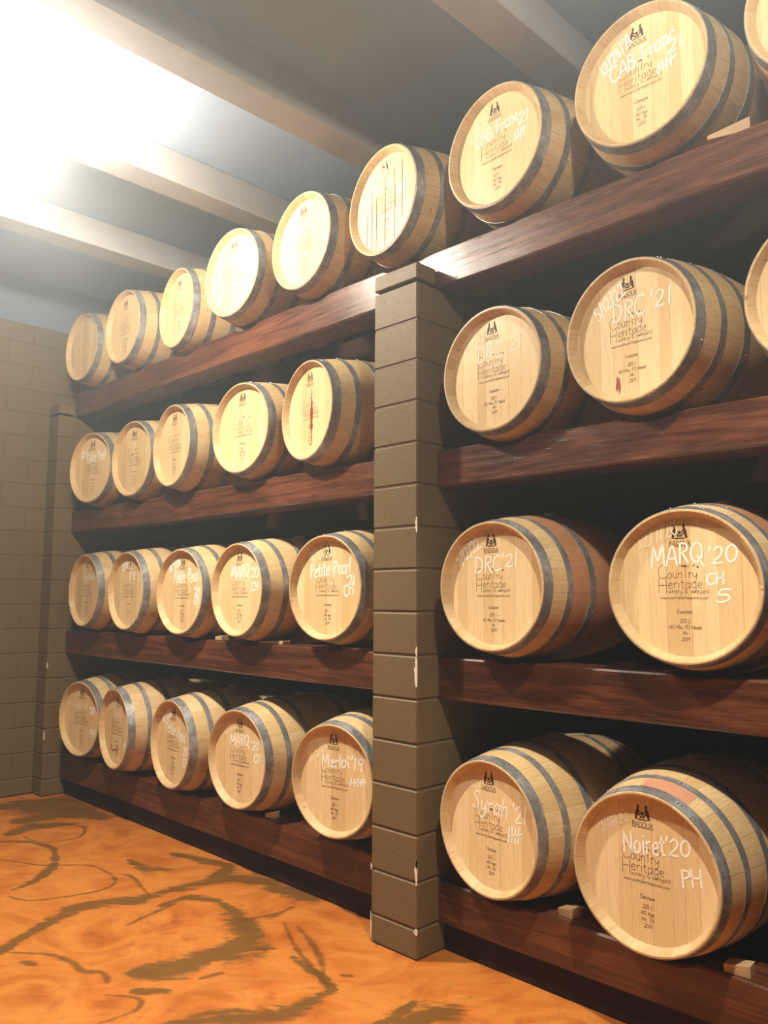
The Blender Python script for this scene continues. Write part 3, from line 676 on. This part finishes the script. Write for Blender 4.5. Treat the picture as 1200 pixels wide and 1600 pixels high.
LBL={
'A1':"oak barrel with PH chalked low on its head, end of the lowest row",
'A2':"oak barrel with dark smear low on its head, second from the far end, lowest row",
'A3':"oak barrel chalked Petite Pearl sloping downhill, middle of the lowest row",
'A4':"oak barrel chalked MARQ, left neighbour of the Merlot barrel, lowest row",
'A5':"oak barrel chalked Merlot '19, its edge hidden by the middle pier",
'A6':"oak barrel chalked Syrah '21, lowest row, against the middle pier",
'A7':"oak barrel chalked Noiret '20 with a pink stain on top",
'B1':"oak barrel with faint chalk, far end of the second row up",
'B2':"oak barrel with worn white chalk, second from the far end, second row up",
'B3':"oak barrel chalked Petite Pearl, level writing, middle of the second row up",
'B4':"oak barrel chalked MARQ '20 CH, resting on pale shims left of the middle pier",
'B5':"oak barrel chalked Petite Pearl '21 CH, second row up, against the middle pier",
'B6':"oak barrel chalked DRC '21, lowest of the three DRC barrels",
'B7':"oak barrel chalked MARQ '20 CH 5, right of the lowest DRC barrel",
'C1':"oak barrel chalked Petite Pearl, far end of the third row up",
'C2':"oak barrel with pale unchalked head, second from the far end, third row up",
'C3':"oak barrel with brightly lit blank head, middle of five in the third row up",
'C4':"oak barrel with pale head, left neighbour of the barrel with the long red drip",
'C5':"oak barrel with a long red wine drip down its head",
'C6':"oak barrel chalked DRC '21, third row up, against the middle pier",
'C7':"oak barrel chalked DRC '21 with two short red drips low on its head",
'C8':"oak barrel cut by the picture edge, right of the DRC barrel with red drips",
'D1':"oak barrel with streaky head, end of the top row nearest the far wall",
'D2':"oak barrel with blank white-lit head, second from the far wall, top row",
'D3':"oak barrel with blank white-lit head, third from the far wall, top row",
'D4':"oak barrel with blank white-lit head, fourth from the far wall, top row",
'D5':"oak barrel with blank white-lit head, left neighbour of the cracked head, top row",
'D6':"oak barrel with dark cracks between head boards, top row above the middle pier",
'D7':"oak barrel with dim head chalked CAB Franc '21, top row",
'D8':"oak barrel with bright head chalked CAB Franc '21, resting on a pale wedge",
'D9':"oak barrel with bright yellow head cut by the picture's upper corner"}
for k,(fx,fy,fz,yw) in BAR.items():
    rnd=random.Random(k); a=R(yw); vr=hash_v=sum(map(ord,k))%2
    root=bpy.data.objects.new('wine_barrel',None); COL.objects.link(root)
    root.empty_display_size=.1
    root.location=(fx-math.sin(a)*BL/2, fy+math.cos(a)*BL/2, fz-ZC); root.rotation_euler=(0,0,a)
    tag(root,LBL[k],'barrel','oak wine barrels on the timber rack')
    place('staves',ME_RED_BILGE if k in ('B6','B7') else ME_STAVES,root)
    hd=place('head',ME_HEAD,root); place('head',ME_HEADB,root)
    for side in (0,1):
        for me in ME_HOOP[vr*2+side]: place('hoop',me,root)
    place('bung',ME_BUNG,root)
    if k not in ('D1',):
        p,e=PRINT['evolution' if k in ('B6','B7','C7','C6') else 'classic']
        place('printed_lettering',p,hd); place('crest_print',e,hd)
    for faint in (0,1):
        ink=Ink(.0009); n=0
        for (t,u,v,h,wd,rot,fa) in CH[k]:
            if fa!=faint: continue
            ink.text(t,u,v,h,(.0066 if not fa else .0050)*(1.3 if bay(k)[1]=='l' else 1),rot,.12,.05,rnd,fit=wd); n+=1
        if n:
            o=ink.build('chalk_lettering',M['chalk_faint' if faint else 'chalk'],hd)
            o['label']='rubbed pale chalk writing' if faint else 'white chalk writing'
    # marks with a shape of their own
    if k=='C5':
        ink=Ink(.0011); ink.poly([(.0,.06),(.012,.07),(.016,.03),(.022,-.02),(.018,-.07),(.024,-.09),(.012,-.13),(.010,-.20),(.004,-.20),(.004,-.12),(-.008,-.09),(-.002,-.05),(-.010,-.02),(-.002,.02)])
        ink.line([(.006,.13),(.008,.09),(.006,.06)],.006); ink.build('wine_stain',M['wine'],hd)['label']='dried red wine drip'
    if k=='C7':
        ink=Ink(.0011); ink.poly([(-.072,-.165),(-.068,-.165),(-.066,-.205),(-.076,-.225),(-.078,-.215)]); ink.poly([(-.066,-.170),(-.061,-.172),(-.056,-.215),(-.064,-.238),(-.066,-.215)])
        ink.build('wine_stain',M['wine'],hd)['label']='two short dried red wine drips'
    if k=='A2':
        ink=Ink(.0011); ink.line(smooth_line([(-.12,-.13),(-.08,-.165),(-.02,-.15),(.03,-.17)]),.012); ink.line(smooth_line([(.0,-.12),(.05,-.14)]),.008); ink.build('dark_stain',M['smudge'],hd)['label']='dark brown smear'
    if k=='D6':
        ink=Ink(.0011)
        for u,v0,v1 in ((-.165,-.19,.02),(-.125,-.22,.10),(-.085,-.235,.06),(-.01,-.24,.15),(.07,-.22,.16),(.13,-.12,.19)):
            ink.line([(u,v0),(u+.002,(v0+v1)/2),(u,v1)],.0055)
        ink.build('board_crack',M['emblem'],hd)['label']='dark open joints between head boards'
    if k=='A7':
        m=MB(); nn=10; v=[];f=[]
        for i in range(nn+1):
            aa=-.10+.62*i/nn
            for s in (.056,.080,.105,.132):
                r=rad(s)+.0006; v.append((r*math.sin(aa),H0+s,ZC+r*math.cos(aa)))
        for i in range(nn):
            for j in range(3): f.append((i*4+j,(i+1)*4+j,(i+1)*4+j+1,i*4+j+1))
        link('wine_stain',v,f,M['wine_faint'],root,True)['label']='pink wine stain'
    if k in ('A3','A4','A6'):
        v=[];f=[]; nn=6
        for i in range(nn+1):
            aa=-.28+.38*i/nn; r=RB+.003+.006*(i%2)
            for y in (.04,.12,.20): rr=RB-(RB-RH)*(2*y/BL)**2+.003+.003*((i+int(y*50))%2); v.append((rr*math.sin(aa),y,ZC+rr*math.cos(aa)))
        for i in range(nn):
            for j in range(2): f.append((i*3+j,(i+1)*3+j,(i+1)*3+j+1,i*3+j+1))
        link('paper_tag',v,f,M['paper'],root)['label']='pale paper sheet lying on the bilge'

# ------------------------------------------------------------------ wedges
def wedge(x,y,z,l,wd,h0,h1,rot,label):
    v=[(-l/2,-wd/2,0),(l/2,-wd/2,0),(l/2,wd/2,0),(-l/2,wd/2,0),(-l/2,-wd/2,h0),(l/2,-wd/2,h1),(l/2,wd/2,h1),(-l/2,wd/2,h0)]
    f=[(0,3,2,1),(4,5,6,7),(0,1,5,4),(1,2,6,5),(2,3,7,6),(3,0,4,7)]
    bm=bmesh.new(); vs=[bm.verts.new(p) for p in v]
    for q in f: bm.faces.new([vs[i] for i in q])
    bmesh.ops.bevel(bm,geom=list(bm.edges),offset=.002,segments=1,affect='EDGES')
    me=bpy.data.meshes.new('wooden_wedge'); bm.to_mesh(me); bm.free(); me.materials.append(M['wedge'])
    o=place('wooden_wedge',me,None,(x,y,z)); o.rotation_euler=(0,0,R(rot))
    tag(o,label,'wedge','wooden wedges under the barrels')
def T(k): return BEAMTOP[k]
wedge(-1.345,.20,T('Al'),.07,.05,.022,.040,8,'small wooden block on the lowest timber, beside the Merlot barrel')
wedge(.66,.215,T('Ar'),.075,.055,.028,.044,-12,'small pale wooden block on the lowest timber, between the Syrah and Noiret barrels')
wedge(1.36,.20,T('Ar'),.09,.06,.030,.042,6,'brown wooden block on the lowest timber, right of the Noiret barrel')
wedge(-1.93,.21,T('Bl'),.075,.06,.020,.032,0,'short pale shim, second timber up, between the Petite Pearl and MARQ barrels')
wedge(-1.36,.20,T('Bl'),.24,.06,.010,.022,0,'long pale shim under the MARQ barrel left of the middle pier')
wedge(-.66,.22,T('Bl'),.14,.09,.008,.006,-4,'pale shim beneath the Petite Pearl barrel against the middle pier')
wedge(1.45,.20,T('Dr'),.15,.11,.016,.055,18,'pale wooden wedge on the topmost timber, under the bright CAB Franc barrel')
wedge(-1.36,.20,T('Cl'),.04,.05,.010,.016,0,'tiny pale shim, third timber up, left of the barrel with the long red drip')

# ------------------------------------------------------------------ ceiling lamp
def pendant_lamp(x,y,zc,label):
    root=bpy.data.objects.new('pendant_lamp',None); COL.objects.link(root); root.location=(x,y,4.36)
    n=40
    def rings(pr,cap=True):
        v=[];f=[]
        for (r,z) in pr:
            for q in range(n):
                t=2*math.pi*q/n; v.append((r*math.cos(t),r*math.sin(t),z))
        for l in range(len(pr)-1):
            for q in range(n):
                p=(q+1)%n; f.append((l*n+q,l*n+p,(l+1)*n+p,(l+1)*n+q))
        if cap: f.append(tuple((len(pr)-1)*n+q for q in range(n))); f.append(tuple(range(n))[::-1])
        return v,f
    d=zc-4.36
    v,f=rings([(.06,0),(.06,-.012),(.045,-.022),(.01,-.026)]); link('canopy',v,f,M['metal_white'],root,True)
    v,f=rings([(.008,-.022),(.008,d+.12)]); link('stem',v,f,M['metal_white'],root,True)
    v,f=rings([(.03,d+.145),(.042,d+.135),(.045,d+.10),(.03,d+.095)]); link('socket',v,f,M['metal_white'],root,True)
    v,f=rings([(.035,d+.098)]+[(.105*math.sin(t),d+.105*math.cos(t)) for t in np.linspace(.35,3.1,14)]); link('globe',v,f,M['glow'],root,True)
    tag(root,label,'lamp')
pendant_lamp(-1.45,-1.35,4.10,'glaring white round lamp hanging below the ceiling, far out from the barrels')
